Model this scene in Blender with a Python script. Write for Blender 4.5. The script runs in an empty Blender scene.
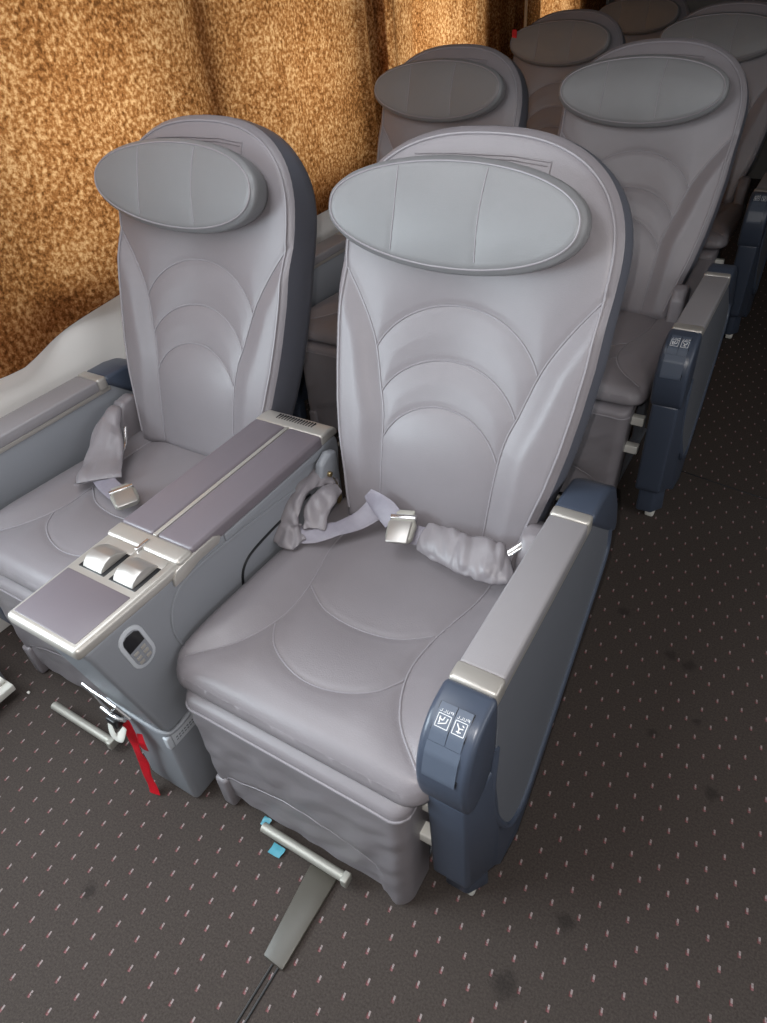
import bpy, bmesh, math, random
import numpy as np
from mathutils import Vector, Matrix, noise
random.seed(7)
C = bpy.context.scene.collection
SC = bpy.context.scene
PI = math.pi

# ------------------------------------------------------------------ camera
cam = bpy.data.cameras.new('camera'); camo = bpy.data.objects.new('camera', cam); C.objects.link(camo)
R_ = Vector((0.8550, 0.5138, -0.0709)); U_ = Vector((-0.2800, 0.5721, 0.7709)); F_ = Vector((-0.4367, 0.6393, -0.6330))
CP = Vector((0.1969, -0.4704, 1.3302))
camo.matrix_world = Matrix(((R_.x, U_.x, -F_.x, CP.x), (R_.y, U_.y, -F_.y, CP.y), (R_.z, U_.z, -F_.z, CP.z), (0, 0, 0, 1)))
cam.sensor_fit = 'HORIZONTAL'; cam.sensor_width = 36; cam.lens = 665.4 / 767 * 36; cam.clip_start = .02
SC.camera = camo

# ------------------------------------------------------------------ light
SC.view_settings.view_transform = 'Standard'; SC.view_settings.look = 'None'
SC.view_settings.gamma = 1; SC.view_settings.use_curve_mapping = False
SC.view_settings.exposure = 0.0
W = bpy.data.worlds.new('sky'); SC.world = W; W.use_nodes = True
W.node_tree.nodes['Background'].inputs[0].default_value = (.80, .90, 1.0, 1)
W.node_tree.nodes['Background'].inputs[1].default_value = 1.6

def area(name, loc, rot, sx, sy, power, col):
    l = bpy.data.lights.new(name, 'AREA'); l.shape = 'RECTANGLE'; l.size = sx; l.size_y = sy; l.energy = power; l.color = col
    o = bpy.data.objects.new(name, l); o.location = loc; o.rotation_euler = rot; C.objects.link(o); return o
# the phone's flash, just beside its lens
fl = bpy.data.lights.new('phone_flash', 'POINT'); fl.energy = 24; fl.shadow_soft_size = .006; fl.color = (1, .955, .93)
flo = bpy.data.objects.new('phone_flash', fl); flo.location = CP - R_ * .022 + U_ * .012; C.objects.link(flo)
# daylight through the windows on the left, then added fill from above
for yc, hw_, pw in ((.78, .16, 1.8), (1.62, .22, 2.1), (2.55, .3, 4.0), (3.95, .3, 3)):
    area('window_daylight', (-1.66, yc, 1.10), (0, -PI / 2, 0), .35, hw_ * 2, pw, (1, .97, .92))
area('open_window_daylight', (-1.6, -1.0, 1.2), (0, -PI / 2 + .45, 0), .8, 1.2, 62, (.86, .93, 1))
area('overhead_fill_light', (-.85, -.5, 2.0), (0, 0, 0), .7, 1.8, 21, (.93, .96, 1))  # overhead fill lamps added for ambient level, no strip fixtures modelled
area('overhead_fill_light', (.9, 1.2, 2.0), (0, 0, 0), .2, 2.5, 2, (1, .96, .92))

area('aisle_fill_light', (1.5, .2, 1.25), (0, PI / 2, 0), .7, 2.2, 13, (.95, .97, 1))  # added fill from the aisle side to brighten the white wall, no window there

# ------------------------------------------------------------------ node materials
class N:
    def __init__(s, name):
        s.m = bpy.data.materials.new(name); s.m.use_nodes = True; s.t = s.m.node_tree; s.b = s.t.nodes['Principled BSDF']
        s.out = s.t.nodes['Material Output']
    def new(s, k, **kw):
        n = s.t.nodes.new(k)
        for a, v in kw.items(): setattr(n, a, v)
        return n
    def lk(s, a, b): s.t.links.new(a, b)
    def val(s, x, sock):
        if isinstance(x, (int, float)): sock.default_value = x
        else: s.lk(x, sock)
    def math(s, op, a, b=0, c=0):
        n = s.new('ShaderNodeMath', operation=op)
        s.val(a, n.inputs[0]); s.val(b, n.inputs[1]); s.val(c, n.inputs[2]); return n.outputs[0]
    def noise(s, scale, detail=3, rough=.5, vec=None):
        n = s.new('ShaderNodeTexNoise'); n.inputs['Scale'].default_value = scale; n.inputs['Detail'].default_value = detail
        n.inputs['Roughness'].default_value = rough
        if vec is not None: s.lk(vec, n.inputs['Vector'])
        return n.outputs[0]
    def ramp(s, fac, stops):
        n = s.new('ShaderNodeValToRGB'); s.lk(fac, n.inputs[0]); e = n.color_ramp.elements
        while len(e) < len(stops): e.new(.5)
        for i, (p, c) in enumerate(stops): e[i].position = p; e[i].color = (*c, 1)
        return n.outputs[0]
    def mix(s, fac, a, b):
        n = s.new('ShaderNodeMix', data_type='RGBA')
        s.val(fac, n.inputs[0])
        for x, k in ((a, 6), (b, 7)):
            if isinstance(x, tuple): n.inputs[k].default_value = (*x, 1)
            else: s.lk(x, n.inputs[k])
        return n.outputs[2]
    def bump(s, h, strength, dist):
        n = s.new('ShaderNodeBump'); n.inputs['Strength'].default_value = strength; n.inputs['Distance'].default_value = dist
        s.lk(h, n.inputs['Height']); s.lk(n.outputs[0], s.b.inputs['Normal'])
def lin(c): return tuple((x / 255 / 12.92) if x / 255 <= .04045 else ((x / 255 + .055) / 1.055) ** 2.4 for x in c)
def mat(name, rgb, rough=.5, metal=0, var=.08, scale=6, bump=0, bscale=300, spec=.5, coat=0):
    n = N(name); c = lin(rgb)
    geo = n.new('ShaderNodeTexCoord').outputs['Object']
    f = n.noise(scale, 4, .6, geo)
    n.lk(n.mix(f, tuple(x * (1 - var) for x in c), tuple(min(1, x * (1 + var)) for x in c)), n.b.inputs['Base Color'])
    n.b.inputs['Roughness'].default_value = rough; n.b.inputs['Metallic'].default_value = metal
    n.b.inputs['Specular IOR Level'].default_value = spec; n.b.inputs['Coat Weight'].default_value = coat
    if bump: n.bump(n.noise(bscale, 4, .6, geo), bump, .001)
    return n.m
M = {}
M['leather'] = mat('grey_leather', (130, 125, 129), .38, var=.07, scale=9, bump=.35, bscale=420, spec=.5)
M['leather_cool'] = mat('grey_green_leather', (124, 124, 126), .40, var=.06, scale=9, bump=.35, bscale=420, spec=.45)
M['leather_side'] = mat('slate_grey_leather', (104, 106, 116), .42, var=.08, scale=9, bump=.35, bscale=420)
M['piping'] = mat('leather_piping', (143, 139, 144), .42, var=.04)
M['plastic'] = mat('grey_plastic', (133, 136, 142), .38, var=.04, scale=4, bump=.1, bscale=700)
M['blue_plastic'] = mat('slate_blue_plastic', (66, 74, 89), .32, var=.04, scale=4, bump=.1, bscale=700)
M['blue_plastic_light'] = mat('slate_blue_button', (84, 93, 108), .35, var=.04)
M['pad'] = mat('grey_brown_armrest_pad', (143, 140, 143), .5, var=.05, bump=.2, bscale=500)
M['lid'] = mat('taupe_console_lid', (108, 101, 107), .38, var=.05, bump=.15, bscale=600)
M['panel'] = mat('dark_grey_panel', (98, 101, 108), .5, var=.06, bump=.3, bscale=500)
M['champagne'] = mat('champagne_metal', (182, 178, 172), .36, metal=.5, var=.05, scale=20)
M['chrome'] = mat('chrome', (205, 203, 203), .2, metal=.85, var=.05)
M['steel'] = mat('dull_aluminium', (168, 166, 158), .45, metal=.4, var=.1, scale=30)
M['brushed'] = mat('brushed_metal', (176, 172, 168), .34, metal=.65, var=.06, scale=30)
M['brass'] = mat('brass_bolt', (170, 150, 110), .35, metal=.9, var=.1, scale=80)
M['black'] = mat('black_plastic', (22, 23, 26), .4, var=.1)
M['glass'] = mat('black_display', (8, 9, 12), .08, var=.01)
M['webbing'] = mat('satin_grey_webbing', (136, 132, 143), .3, var=.18, scale=60, bump=.4, bscale=900)
M['white'] = mat('white_wall_panel', (246, 243, 239), .5, var=.03, scale=3)
M['white_plastic'] = mat('white_plastic', (222, 221, 214), .4, var=.04)
M['label'] = mat('pale_sticker', (186, 190, 196), .4, var=.03)
M['print'] = mat('dark_print', (95, 98, 104), .5, var=.02)
M['icon'] = mat('white_print', (226, 228, 230), .5, var=.02)
M['red'] = mat('red_webbing', (196, 8, 32), .5, var=.25, scale=40, bump=.4, bscale=900)
M['blue'] = mat('pale_blue_plastic_film', (86, 158, 176), .35, var=.2, scale=60)
M['cover'] = mat('olive_grey_cover', (80, 76, 69), .4, var=.14, scale=14, bump=.1)
M['ceil'] = mat('ceiling_panel', (120, 118, 115), .7, var=.03)
M['crumb'] = mat('white_crumb', (235, 232, 225), .7, var=.05)

def carpet():
    n = N('dark_fleck_carpet')
    pos = n.new('ShaderNodeNewGeometry').outputs['Position']
    sep = n.new('ShaderNodeSeparateXYZ'); n.lk(pos, sep.inputs[0]); X, Y = sep.outputs[0], sep.outputs[1]
    base = n.ramp(n.noise(260, 3, .7, pos), [(.3, lin((55, 49, 47))), (.7, lin((84, 76, 72)))])
    big = n.noise(2.2, 4, .6, pos)
    base = n.mix(n.math('MULTIPLY', big, .45), base, lin((70, 65, 60)))
    # staggered rows of short woven flecks
    yy = n.math('DIVIDE', n.math('ADD', Y, .295 + .0385 * 300.5), .0385)
    row = n.math('FLOOR', yy); fy = n.math('SUBTRACT', n.math('FRACT', yy), .5)
    odd = n.math('MULTIPLY', n.math('MODULO', row, 2.0), .5)
    xx = n.math('ADD', n.math('DIVIDE', n.math('ADD', X, .4449 + 10.025), .05), odd)
    cell = n.math('FLOOR', xx); fx = n.math('SUBTRACT', n.math('FRACT', xx), .5)
    dy = n.math('MULTIPLY', fy, .0385)
    dx = n.math('ADD', n.math('MULTIPLY', fx, .05), n.math('MULTIPLY', dy, .12))
    my = n.math('LESS_THAN', n.math('ABSOLUTE', dy), .0056); mx = n.math('LESS_THAN', n.math('ABSOLUTE', dx), .0017)
    wear = n.math('GREATER_THAN', n.noise(420, 1, .5, pos), .34)
    mask = n.math('MULTIPLY', n.math('MULTIPLY', mx, my), wear)
    lower = n.math('LESS_THAN', dy, -.0015)
    fc = n.mix(lower, lin((196, 182, 182)), lin((178, 120, 126)))
    mx2 = n.math('LESS_THAN', n.math('ABSOLUTE', n.math('ADD', dx, .0026)), .0012)
    red = n.math('MULTIPLY', n.math('MULTIPLY', mx2, n.math('LESS_THAN', n.math('ABSOLUTE', n.math('ADD', dy, .002)), .004)), wear)
    col = n.mix(n.math('MULTIPLY', red, .45), base, lin((118, 52, 58)))
    col = n.mix(n.math('MULTIPLY', mask, .5), col, fc)
    # spilt-drink stains with ragged edges
    for sx, sy, r in ((.186, .712, .02), (.229, .70, .022), (.336, .398, .02), (.161, .033, .022), (.277, .553, .013), (.199, .48, .016), (.106, -.107, .03), (.05, .80, .02), (-.64, -.36, .02)):
        vd = n.new('ShaderNodeVectorMath', operation='DISTANCE'); n.lk(pos, vd.inputs[0]); vd.inputs[1].default_value = (sx, sy, 0)
        d = n.math('ADD', n.math('DIVIDE', vd.outputs['Value'], r), n.math('MULTIPLY', n.noise(70, 3, .7, pos), 1.6))
        s = n.new('ShaderNodeMapRange'); n.lk(d, s.inputs[0]); s.inputs[1].default_value = 1.15; s.inputs[2].default_value = 1.75; s.inputs[3].default_value = .5; s.inputs[4].default_value = 0
        col = n.mix(s.outputs[0], col, lin((34, 31, 30)))
    n.lk(col, n.b.inputs['Base Color']); n.b.inputs['Roughness'].default_value = .95; n.b.inputs['Specular IOR Level'].default_value = .15
    n.bump(n.math('ADD', n.noise(700, 2, .7, pos), mask), .6, .002)
    return n.m
M['carpet'] = carpet()

def curtain_mat():
    n = N('mottled_ochre_curtain')
    pos = n.new('ShaderNodeNewGeometry').outputs['Position']
    mp = n.new('ShaderNodeMapping'); n.lk(pos, mp.inputs[0]); mp.inputs['Scale'].default_value = (1, 1, 1)
    a = n.noise(95, 4, .65, mp.outputs[0]); b = n.noise(7, 3, .5, mp.outputs[0])
    f = n.math('ADD', n.math('MULTIPLY', a, .85), n.math('MULTIPLY', b, .22))
    col = n.ramp(f, [(.40, lin((104, 62, 30))), (.53, lin((168, 108, 58))), (.68, lin((230, 178, 122)))])
    tr = n.new('ShaderNodeBsdfTranslucent'); n.lk(col, tr.inputs[0])
    df = n.new('ShaderNodeBsdfDiffuse'); n.lk(n.mix(.35, col, (.05, .035, .02)), df.inputs[0])
    mx = n.new('ShaderNodeMixShader'); mx.inputs[0].default_value = .55
    n.lk(df.outputs[0], mx.inputs[1]); n.lk(tr.outputs[0], mx.inputs[2]); n.lk(mx.outputs[0], n.out.inputs[0])
    return n.m
M['curtain'] = curtain_mat()

# ------------------------------------------------------------------ object helpers
def tag(o, label=None, cat=None, group=None, kind=None):
    if label: o['label'] = label
    if cat: o['category'] = cat
    if group: o['group'] = group
    if kind: o['kind'] = kind
    return o
def empty(name, loc, label, cat, group=None):
    o = bpy.data.objects.new(name, None); C.objects.link(o); o.location = loc; o.empty_display_size = .05
    return tag(o, label, cat, group)
class MB:
    """collects shapes, then links them as one mesh object"""
    def __init__(s): s.bm = bmesh.new()
    def raw(s, V, Fc):
        vs = [s.bm.verts.new(v) for v in V]; s.bm.verts.ensure_lookup_table()
        for f in Fc:
            try: s.bm.faces.new([vs[i] for i in f])
            except ValueError: pass
        return s
    def prism(s, poly, axis, a, b, r=0, seg=3):
        """extrude a 2D outline along an axis: x -> (y,z), y -> (x,z), z -> (x,y)"""
        t = bmesh.new()
        def P(p, d): return {'x': (d, p[0], p[1]), 'y': (p[0], d, p[1]), 'z': (p[0], p[1], d)}[axis]
        A = [t.verts.new(P(p, a)) for p in poly]; B = [t.verts.new(P(p, b)) for p in poly]; n = len(poly)
        t.faces.new(A); t.faces.new(B[::-1])
        for i in range(n): t.faces.new((A[i], B[i], B[(i + 1) % n], A[(i + 1) % n]))
        bmesh.ops.recalc_face_normals(t, faces=t.faces)
        if r > 0:
            es = [e for e in t.edges if len(e.link_faces) == 2 and e.calc_face_angle() > math.radians(22)]
            bmesh.ops.bevel(t, geom=es, offset=r, segments=seg, affect='EDGES', profile=.5, clamp_overlap=True)
        s.absorb(t); return s
    def box(s, x0, x1, y0, y1, z0, z1, r=.003, seg=3):
        return s.prism([(x0, y0), (x1, y0), (x1, y1), (x0, y1)], 'z', z0, z1, r, seg)
    def absorb(s, t):
        me = bpy.data.meshes.new('tmp'); t.to_mesh(me); t.free(); s.bm.from_mesh(me); bpy.data.meshes.remove(me)
    def tube(s, pts, r, n=8, closed=False, flat=None):
        """round (or flattened: flat=(a list, b list, up vector)) tube along points"""
        P = [Vector(p) for p in pts]; m = len(P); rings = []
        up = None
        for i in range(m):
            if closed: t = P[(i + 1) % m] - P[i - 1]
            else: t = P[min(i + 1, m - 1)] - P[max(i - 1, 0)]
            t.normalize()
            if flat: u0 = flat[2][i] if isinstance(flat[2], list) else flat[2]; u = Vector(u0)
            else: u = up if up else (Vector((0, 0, 1)) if abs(t.z) < .9 else Vector((0, 1, 0)))
            u = (u - t * u.dot(t)).normalized(); up = u; w = t.cross(u)
            ring = []
            for k in range(n):
                a = 2 * PI * k / n
                if flat:
                    ca, sa = math.cos(a), math.sin(a)
                    ca = math.copysign(abs(ca) ** .8, ca)
                    ring.append(P[i] + w * ca * flat[0][i] + u * sa * flat[1][i])
                else:
                    rr = r[i] if isinstance(r, (list, tuple)) else r
                    ring.append(P[i] + (w * math.cos(a) + u * math.sin(a)) * rr)
            rings.append([s.bm.verts.new(v) for v in ring])
        rng = range(m if closed else m - 1)
        for i in rng:
            A, B = rings[i], rings[(i + 1) % m]
            for k in range(n): s.bm.faces.new((A[k], A[(k + 1) % n], B[(k + 1) % n], B[k]))
        if not closed:
            s.bm.faces.new(rings[0][::-1]); s.bm.faces.new(rings[-1])
        return s
    def cyl(s, a, b, r, n=24, bev=0):
        a = Vector(a); b = Vector(b); d = (b - a)
        if bev:
            e = d.normalized() * bev
            return s.tube([a, a + e * .3, a + e, b - e, b - e * .3, b], [r - bev, r - bev * .3, r, r, r - bev * .3, r - bev], n)
        return s.tube([a, b], r, n)
    def wrinkle(s, amp, scale, seed=0):
        s.bm.normal_update()
        if seed > 100:
            mv = []
            for v in s.bm.verts:
                q = Vector((v.co.x * scale * 1.3 + v.co.y * scale * .6, v.co.y * scale * .5, v.co.z * scale * .8)) + Vector((seed, 0, 0))
                mv.append((v, v.normal.copy() * amp * (1 - 2.6 * abs(noise.noise(q)) + .25 * noise.noise(q * 3))))
            for v, d in mv: v.co += d
            return s
        mv = [(v, v.normal.copy() * (noise.noise(v.co * scale + Vector((seed, 0, 0))) * amp + noise.noise(v.co * scale * 2.3 + Vector((0, seed, 3))) * amp * .5)) for v in s.bm.verts]
        for v, d in mv: v.co += d
        return s
    def subdiv(s, cuts=1):
        bmesh.ops.subdivide_edges(s.bm, edges=s.bm.edges[:], cuts=cuts, use_grid_fill=True); return s
    def mirror(s, sx):
        if sx < 0:
            for v in s.bm.verts: v.co.x *= -1
        return s
    def build(s, name, m, parent=None, ang=40, smooth=True, flip=False):
        bmesh.ops.recalc_face_normals(s.bm, faces=s.bm.faces)
        me = bpy.data.meshes.new(name); s.bm.to_mesh(me); s.bm.free(); me.materials.append(m)
        if smooth: me.shade_smooth(); me.set_sharp_from_angle(angle=math.radians(ang))
        o = bpy.data.objects.new(name, me); C.objects.link(o)
        if parent: o.parent = parent
        return o
def smooth_path(pts, k=8):
    """Catmull-Rom through points"""
    P = [Vector(p) for p in pts]; out = []
    for i in range(len(P) - 1):
        p0, p1, p2, p3 = P[max(i - 1, 0)], P[i], P[i + 1], P[min(i + 2, len(P) - 1)]
        for j in range(k):
            t = j / k
            out.append(.5 * ((2 * p1) + (p2 - p0) * t + (2 * p0 - 5 * p1 + 4 * p2 - p3) * t * t + (3 * p1 - p0 - 3 * p2 + p3) * t ** 3))
    out.append(P[-1]); return out
def lerp_list(xs, n):
    return [float(np.interp(i / (n - 1) * (len(xs) - 1), range(len(xs)), xs)) for i in range(n)]
def copy_tree(o, parent=None):
    c = o.copy(); C.objects.link(c)
    if parent: c.parent = parent
    for ch in list(o.children): copy_tree(ch, c)
    return c
def struct(name, mb, m, **k): o = mb.build(name, m, **k); o['kind'] = 'structure'; return o

# ------------------------------------------------------------------ the setting
XW = -1.425
m = MB().box(-1.9, 1.7, -2.2, 5.2, -.05, 0, 0); struct('floor', m, M['carpet'], smooth=False)
m = MB().box(-1.9, 1.7, -2.2, 5.2, 2.1, 2.15, 0); struct('ceiling', m, M['ceil'], smooth=False)
wins = [(-1.65, -.35), (.30, 1.16), (1.20, 2.0), (2.12, 3.0), (3.65, 4.3)]
m = MB(); zb, zt = .73, 1.5
m.box(XW - .06, XW, -2.2, 5.2, 0, zb, 0); m.box(XW - .06, XW, -2.2, 5.2, zt, 2.1, 0)
ys = [-2.2] + [v for w in wins for v in w] + [5.2]
for a, b in zip(ys[::2], ys[1::2]): m.box(XW - .06, XW, a, b, zb, zt, 0)
struct('wall_left', m, M['white'], smooth=False)
struct('wall_right', MB().box(1.6, 1.65, -2.2, 5.2, 0, 2.1, 0), M['ceil'], smooth=False)
struct('wall_back', MB().box(-1.5, 1.65, 5.15, 5.2, 0, 2.1, 0), M['ceil'], smooth=False)
struct('wall_front', MB().box(-1.5, 1.65, -2.2, -2.15, 0, 2.1, 0), M['ceil'], smooth=False)
gm = N('window_glass'); tb = gm.new('ShaderNodeBsdfTransparent'); tb.inputs[0].default_value = (.93, .96, .96, 1)
gb = gm.new('ShaderNodeBsdfGlossy'); gb.inputs['Roughness'].default_value = .03
mxg = gm.new('ShaderNodeMixShader'); mxg.inputs[0].default_value = .06
gm.lk(tb.outputs[0], mxg.inputs[1]); gm.lk(gb.outputs[0], mxg.inputs[2]); gm.lk(mxg.outputs[0], gm.out.inputs[0])
for i, (a, b) in enumerate(wins):
    g = MB().box(XW - .04, XW - .036, a, b, zb, zt, 0); w = struct('window_%d' % (i + 1), g, gm.m, smooth=False)
    fr = MB()
    for bx in ((a, a + .03, zb, zt), (b - .03, b, zb, zt), (a, b, zb, zb + .03), (a, b, zt - .03, zt)):
        fr.box(XW - .055, XW + .004, bx[0], bx[1], bx[2], bx[3], .002)
    fr.build('window_frame', M['white_plastic'], w)
# a narrow ledge at the top of the white side panel, and the ribbed metal rail at its foot
m = MB().prism([(XW, .0), (XW + .03, .0), (XW + .030, .50), (XW + .024, .67), (XW + .012, .715), (XW, .725)], 'y', -2.2, 5.1, .004); struct('trim_1', m, M['white'])
m = MB().box(-1.335, -1.225, -1.6, -.13, 0, .075, .006)
struct('trim_2', m, M['plastic'])
m = MB().tube([(-1.19, -1.6, .055), (-1.19, -.145, .055)], .009, 10); m.box(-1.215, -1.16, -1.6, -.14, .028, .047, .002)
struct('trim_3', m, M['white_plastic'])
# seam where two carpet lengths meet across the aisle
m = MB().tube([(-.05, 1.49, .001), (.3, 1.433, .001), (1.6, 1.22, .001)], .0022, 6); struct('trim_4', m, M['black'])

# ------------------------------------------------------------------ curtains
def curtain(y0, y1, folds, label, bottom):
    nu = int((y1 - y0) / .012); nz = 90; V = []; Fc = []
    for i in range(nu + 1):
        y = y0 + (y1 - y0) * i / nu
        for j in range(nz + 1):
            t = j / nz; zb_ = bottom(y); z = zb_ + (2.08 - zb_) * t
            x = -1.375 + .010 * math.sin(y * 9.1 + .5 * math.sin(z * 3)) + .006 * math.sin(y * 17 + 1.3 + z)
            for fy, w, a in folds:
                x += a * math.exp(-((y - fy - .02 * math.sin(z * 4)) / w) ** 2)
            yy = y + .006 * math.sin(z * 6 + y * 4)
            V.append((min(max(x, -1.418), -1.30), yy, z))
    for i in range(nu):
        for j in range(nz):
            a = i * (nz + 1) + j; Fc.append((a, a + nz + 1, a + nz + 2, a + 1))
    mb = MB().raw(V, Fc)
    o = mb.build('window_curtain', M['curtain'], ang=180)
    hem = MB().tube([V[i * (nz + 1)] for i in range(nu + 1)], .003, 6); h = hem.build('hem', M['curtain'], o)
    return tag(o, label, 'curtain', 'curtains drawn across the windows')
def bot(y): return float(np.interp(y, [-1.5, 0, .28, .33, .43, .67, 1.0, 1.4, 1.65, 2.2, 3, 5], [.70, .66, .634, .632, .652, .698, .70, .655, .645, .66, .64, .66]))
curtain(-.22, 2.12, [(2.0, .03, .022), (1.1, .06, .012), (.45, .08, -.01), (-.3, .05, .02)],
        'broad flat ochre curtain behind the two nearest seats, its hem curving over the white wall', bot)
curtain(2.06, 3.50, [(2.16, .03, .018), (2.4, .04, -.015), (2.75, .04, .018), (2.95, .025, -.015), (3.18, .03, .025), (3.36, .03, .02)],
        'folded orange-brown curtain beside the second-row window seat', bot)
curtain(3.53, 4.9, [(3.62, .03, .03), (3.8, .04, -.02), (4.0, .03, .03), (4.3, .04, .02), (4.6, .04, -.02)],
        'farthest orange curtain, a sliver above the third-row window seat', bot)

# ------------------------------------------------------------------ seat surfaces
def seam_dist(P, curves):
    d = np.full(len(P), 9.0)
    for c in curves:
        c = np.array(c)
        for k in range(0, len(P), 4000):
            q = P[k:k + 4000]; dd = np.sqrt(((q[:, None, :] - c[None, :, :]) ** 2).sum(2)).min(1)
            d[k:k + 4000] = np.minimum(d[k:k + 4000], dd)
    return d
def dense(pts, k=14): return [(v.x, v.y) for v in smooth_path([(p[0], p[1], 0) for p in pts], k)]
class Pad:
    """a cushion surface over an outline in (u, s) with height d, plus sides and back"""
    def __init__(s, left, right, outline, height, R, curves, seam=(.0030, .006), puff=.005, depth=.1, side_bulge=.006, back_in=.02):
        O = np.array(outline); q = []
        for a, b in zip(O, np.roll(O, -1, 0)):
            m = max(1, int(np.linalg.norm(b - a) / .0012)); q += [a + (b - a) * i / m for i in range(m)]
        s.outline = np.array(q); s.height = height; s.R = R; s.curves = curves; s.seam = seam; s.puff = puff
        s.C = [np.array(c) for c in curves]
    def d(s, P):
        P = np.array(P, float).reshape(-1, 2)
        h = np.array([s.height(u, v) for u, v in P])
        e = seam_dist(P, [s.outline])
        t = .1 + .9 * np.clip(e / s.R, 0, 1); h = h - s.R * (1 - np.sqrt(np.maximum(0, 1 - (1 - t) ** 2)))
        if s.curves:
            q = seam_dist(P, s.curves)
            h = h - s.seam[0] * np.exp(-(q / s.seam[1]) ** 2) + s.puff * (1 - np.exp(-(q / .035) ** 2)) * np.clip(e / .05, 0, 1)
        return h
# backrest outline: half width at height s
BS = [0, .05, .10, .18, .25, .32, .40, .55]
BWd = [.192, .204, .214, .233, .245, .253, .259, .261]
STOP = .755
def bw(s):
    if s > .555: return .261 * max(0, 1 - ((s - .545) / (STOP - .545)) ** 2.4) ** (1 / 2.4)
    return float(np.interp(s, BS, BWd))
TILT_T = Vector((0, .328, .945)); TILT_N = Vector((0, -.945, .328)); B0 = Vector((0, .415, .41))
def bpos(u, s, d): return Vector((u, 0, 0)) + B0 + TILT_T * s + TILT_N * d
def bheight(u, s):
    w = max(bw(s), .02); a = abs(u)
    su = float(np.interp(s, [0, .06, .225, .29, .384, .45, .515, .8], [.116, .118, .126, .145, .170, .205, .248, .4]))
    bol = max(0, min(1, (a - su) / .05)); bol = bol * bol * (3 - 2 * bol) * .012
    lum = .018 * math.exp(-((s - .2) / .13) ** 2) * math.exp(-(u / .2) ** 2)
    dish = -.018 * math.exp(-(u / .13) ** 2) * math.exp(-((s - .42) / .2) ** 2)
    top = -.02 * max(0, (s - .53) / .22) ** 2
    return bol + lum + dish + top
def back_curves():
    cs = []
    for sg in (-1, 1):
        cs.append(dense([(sg * .116, .0), (sg * .118, .06), (sg * .126, .225), (sg * .145, .30), (sg * .170, .384), (sg * .207, .452), (sg * .252, .515)]))
    for s0, ue, h in ((.200, .122, .080), (.285, .141, .082), (.368, .165, .098)):
        cs.append([(ue * math.sin(t) / math.sin(1.2), s0 + h * (math.cos(t) - math.cos(1.2)) / (1 - math.cos(1.2))) for t in np.linspace(-1.2, 1.2, 120)])
    return cs
def grid_pad(pad, rows, wfun, usteps, pos, dback, name, material, parent, loop_close=True, side=None, seams=True, tube_r=.0018, back_scale=.94, side_mat=None):
    """rows: list of s; surface grid -> rim -> sides -> back"""
    us = [(.45 * t + .55 * math.sin(PI / 2 * t)) for t in np.linspace(-1, 1, usteps)]
    pts = [(u * max(wfun(s), .0008), s) for s in rows for u in us]
    d = pad.d(pts); nr, nc = len(rows), usteps
    V = [pos(p[0], p[1], float(dd)) for p, dd in zip(pts, d)]
    Fc = [(j * nc + i, j * nc + i + 1, (j + 1) * nc + i + 1, (j + 1) * nc + i) for j in range(nr - 1) for i in range(nc - 1)]
    loop = [j * nc + nc - 1 for j in range(nr)] + [(nr - 1) * nc + i for i in range(nc - 2, -1, -1)] + [j * nc for j in range(nr - 2, -1, -1)] + [i for i in range(1, nc - 1)]
    cen = np.mean([pts[k] for k in loop], axis=0)
    V2, F2 = ([], []) if side_mat else (V, Fc)
    if side_mat: V2 += [V[k] for k in loop]; prev = list(range(len(loop)))
    else: prev = loop
    for q, (bul, f) in enumerate(side or [(1.0, .15), (1.004, .4), (1.0, .7), (.975, .92), (back_scale, 1.0)]):
        ring = []
        for k in loop:
            u, s_ = pts[k]; d0 = float(d[k]); dd = d0 + (dback - d0) * f
            uu = cen[0] + (u - cen[0]) * bul; ss = cen[1] + (s_ - cen[1]) * bul
            V2.append(pos(uu, ss, dd)); ring.append(len(V2) - 1)
        n = len(loop)
        for i in range(n): F2.append((prev[i], ring[i], ring[(i + 1) % n], prev[(i + 1) % n]))
        prev = ring
    V2.append(pos(cen[0], cen[1], dback)); c = len(V2) - 1
    for i in range(len(prev)): F2.append((prev[i], c, prev[(i + 1) % len(prev)]))
    mb = MB().raw(V, Fc)
    bmesh.ops.remove_doubles(mb.bm, verts=mb.bm.verts[:], dist=.00005)
    sm = MB()
    if seams:
        for cv in pad.curves:
            cc = cv[::3]; dd = pad.d(cc)
            e = seam_dist(np.array(cc, float), [pad.outline])
            pp = [pos(p[0], p[1], float(x) + .0010) for p, x, ee in zip(cc, dd, e) if ee > .012]
            if len(pp) > 2: sm.tube(pp, tube_r, 6)
    o = mb.build(name, material, parent, ang=60)
    if seams: sm.build('seam', M['piping'], o)
    if side_mat:
        g = MB().raw(V2, F2); bmesh.ops.remove_doubles(g.bm, verts=g.bm.verts[:], dist=.00005)
        g.build('side_panel', side_mat, o, ang=60)
    return o

def inset_loop(outline, w):
    O = np.array(outline); n = len(O); cen = O.mean(0); out = []
    for i in range(n):
        t = O[(i + 1) % n] - O[i - 1]; t = t / (np.linalg.norm(t) + 1e-9); nn = np.array((-t[1], t[0]))
        if nn @ (cen - O[i]) < 0: nn = -nn
        out.append(tuple(O[i] + nn * w))
    return out

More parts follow.
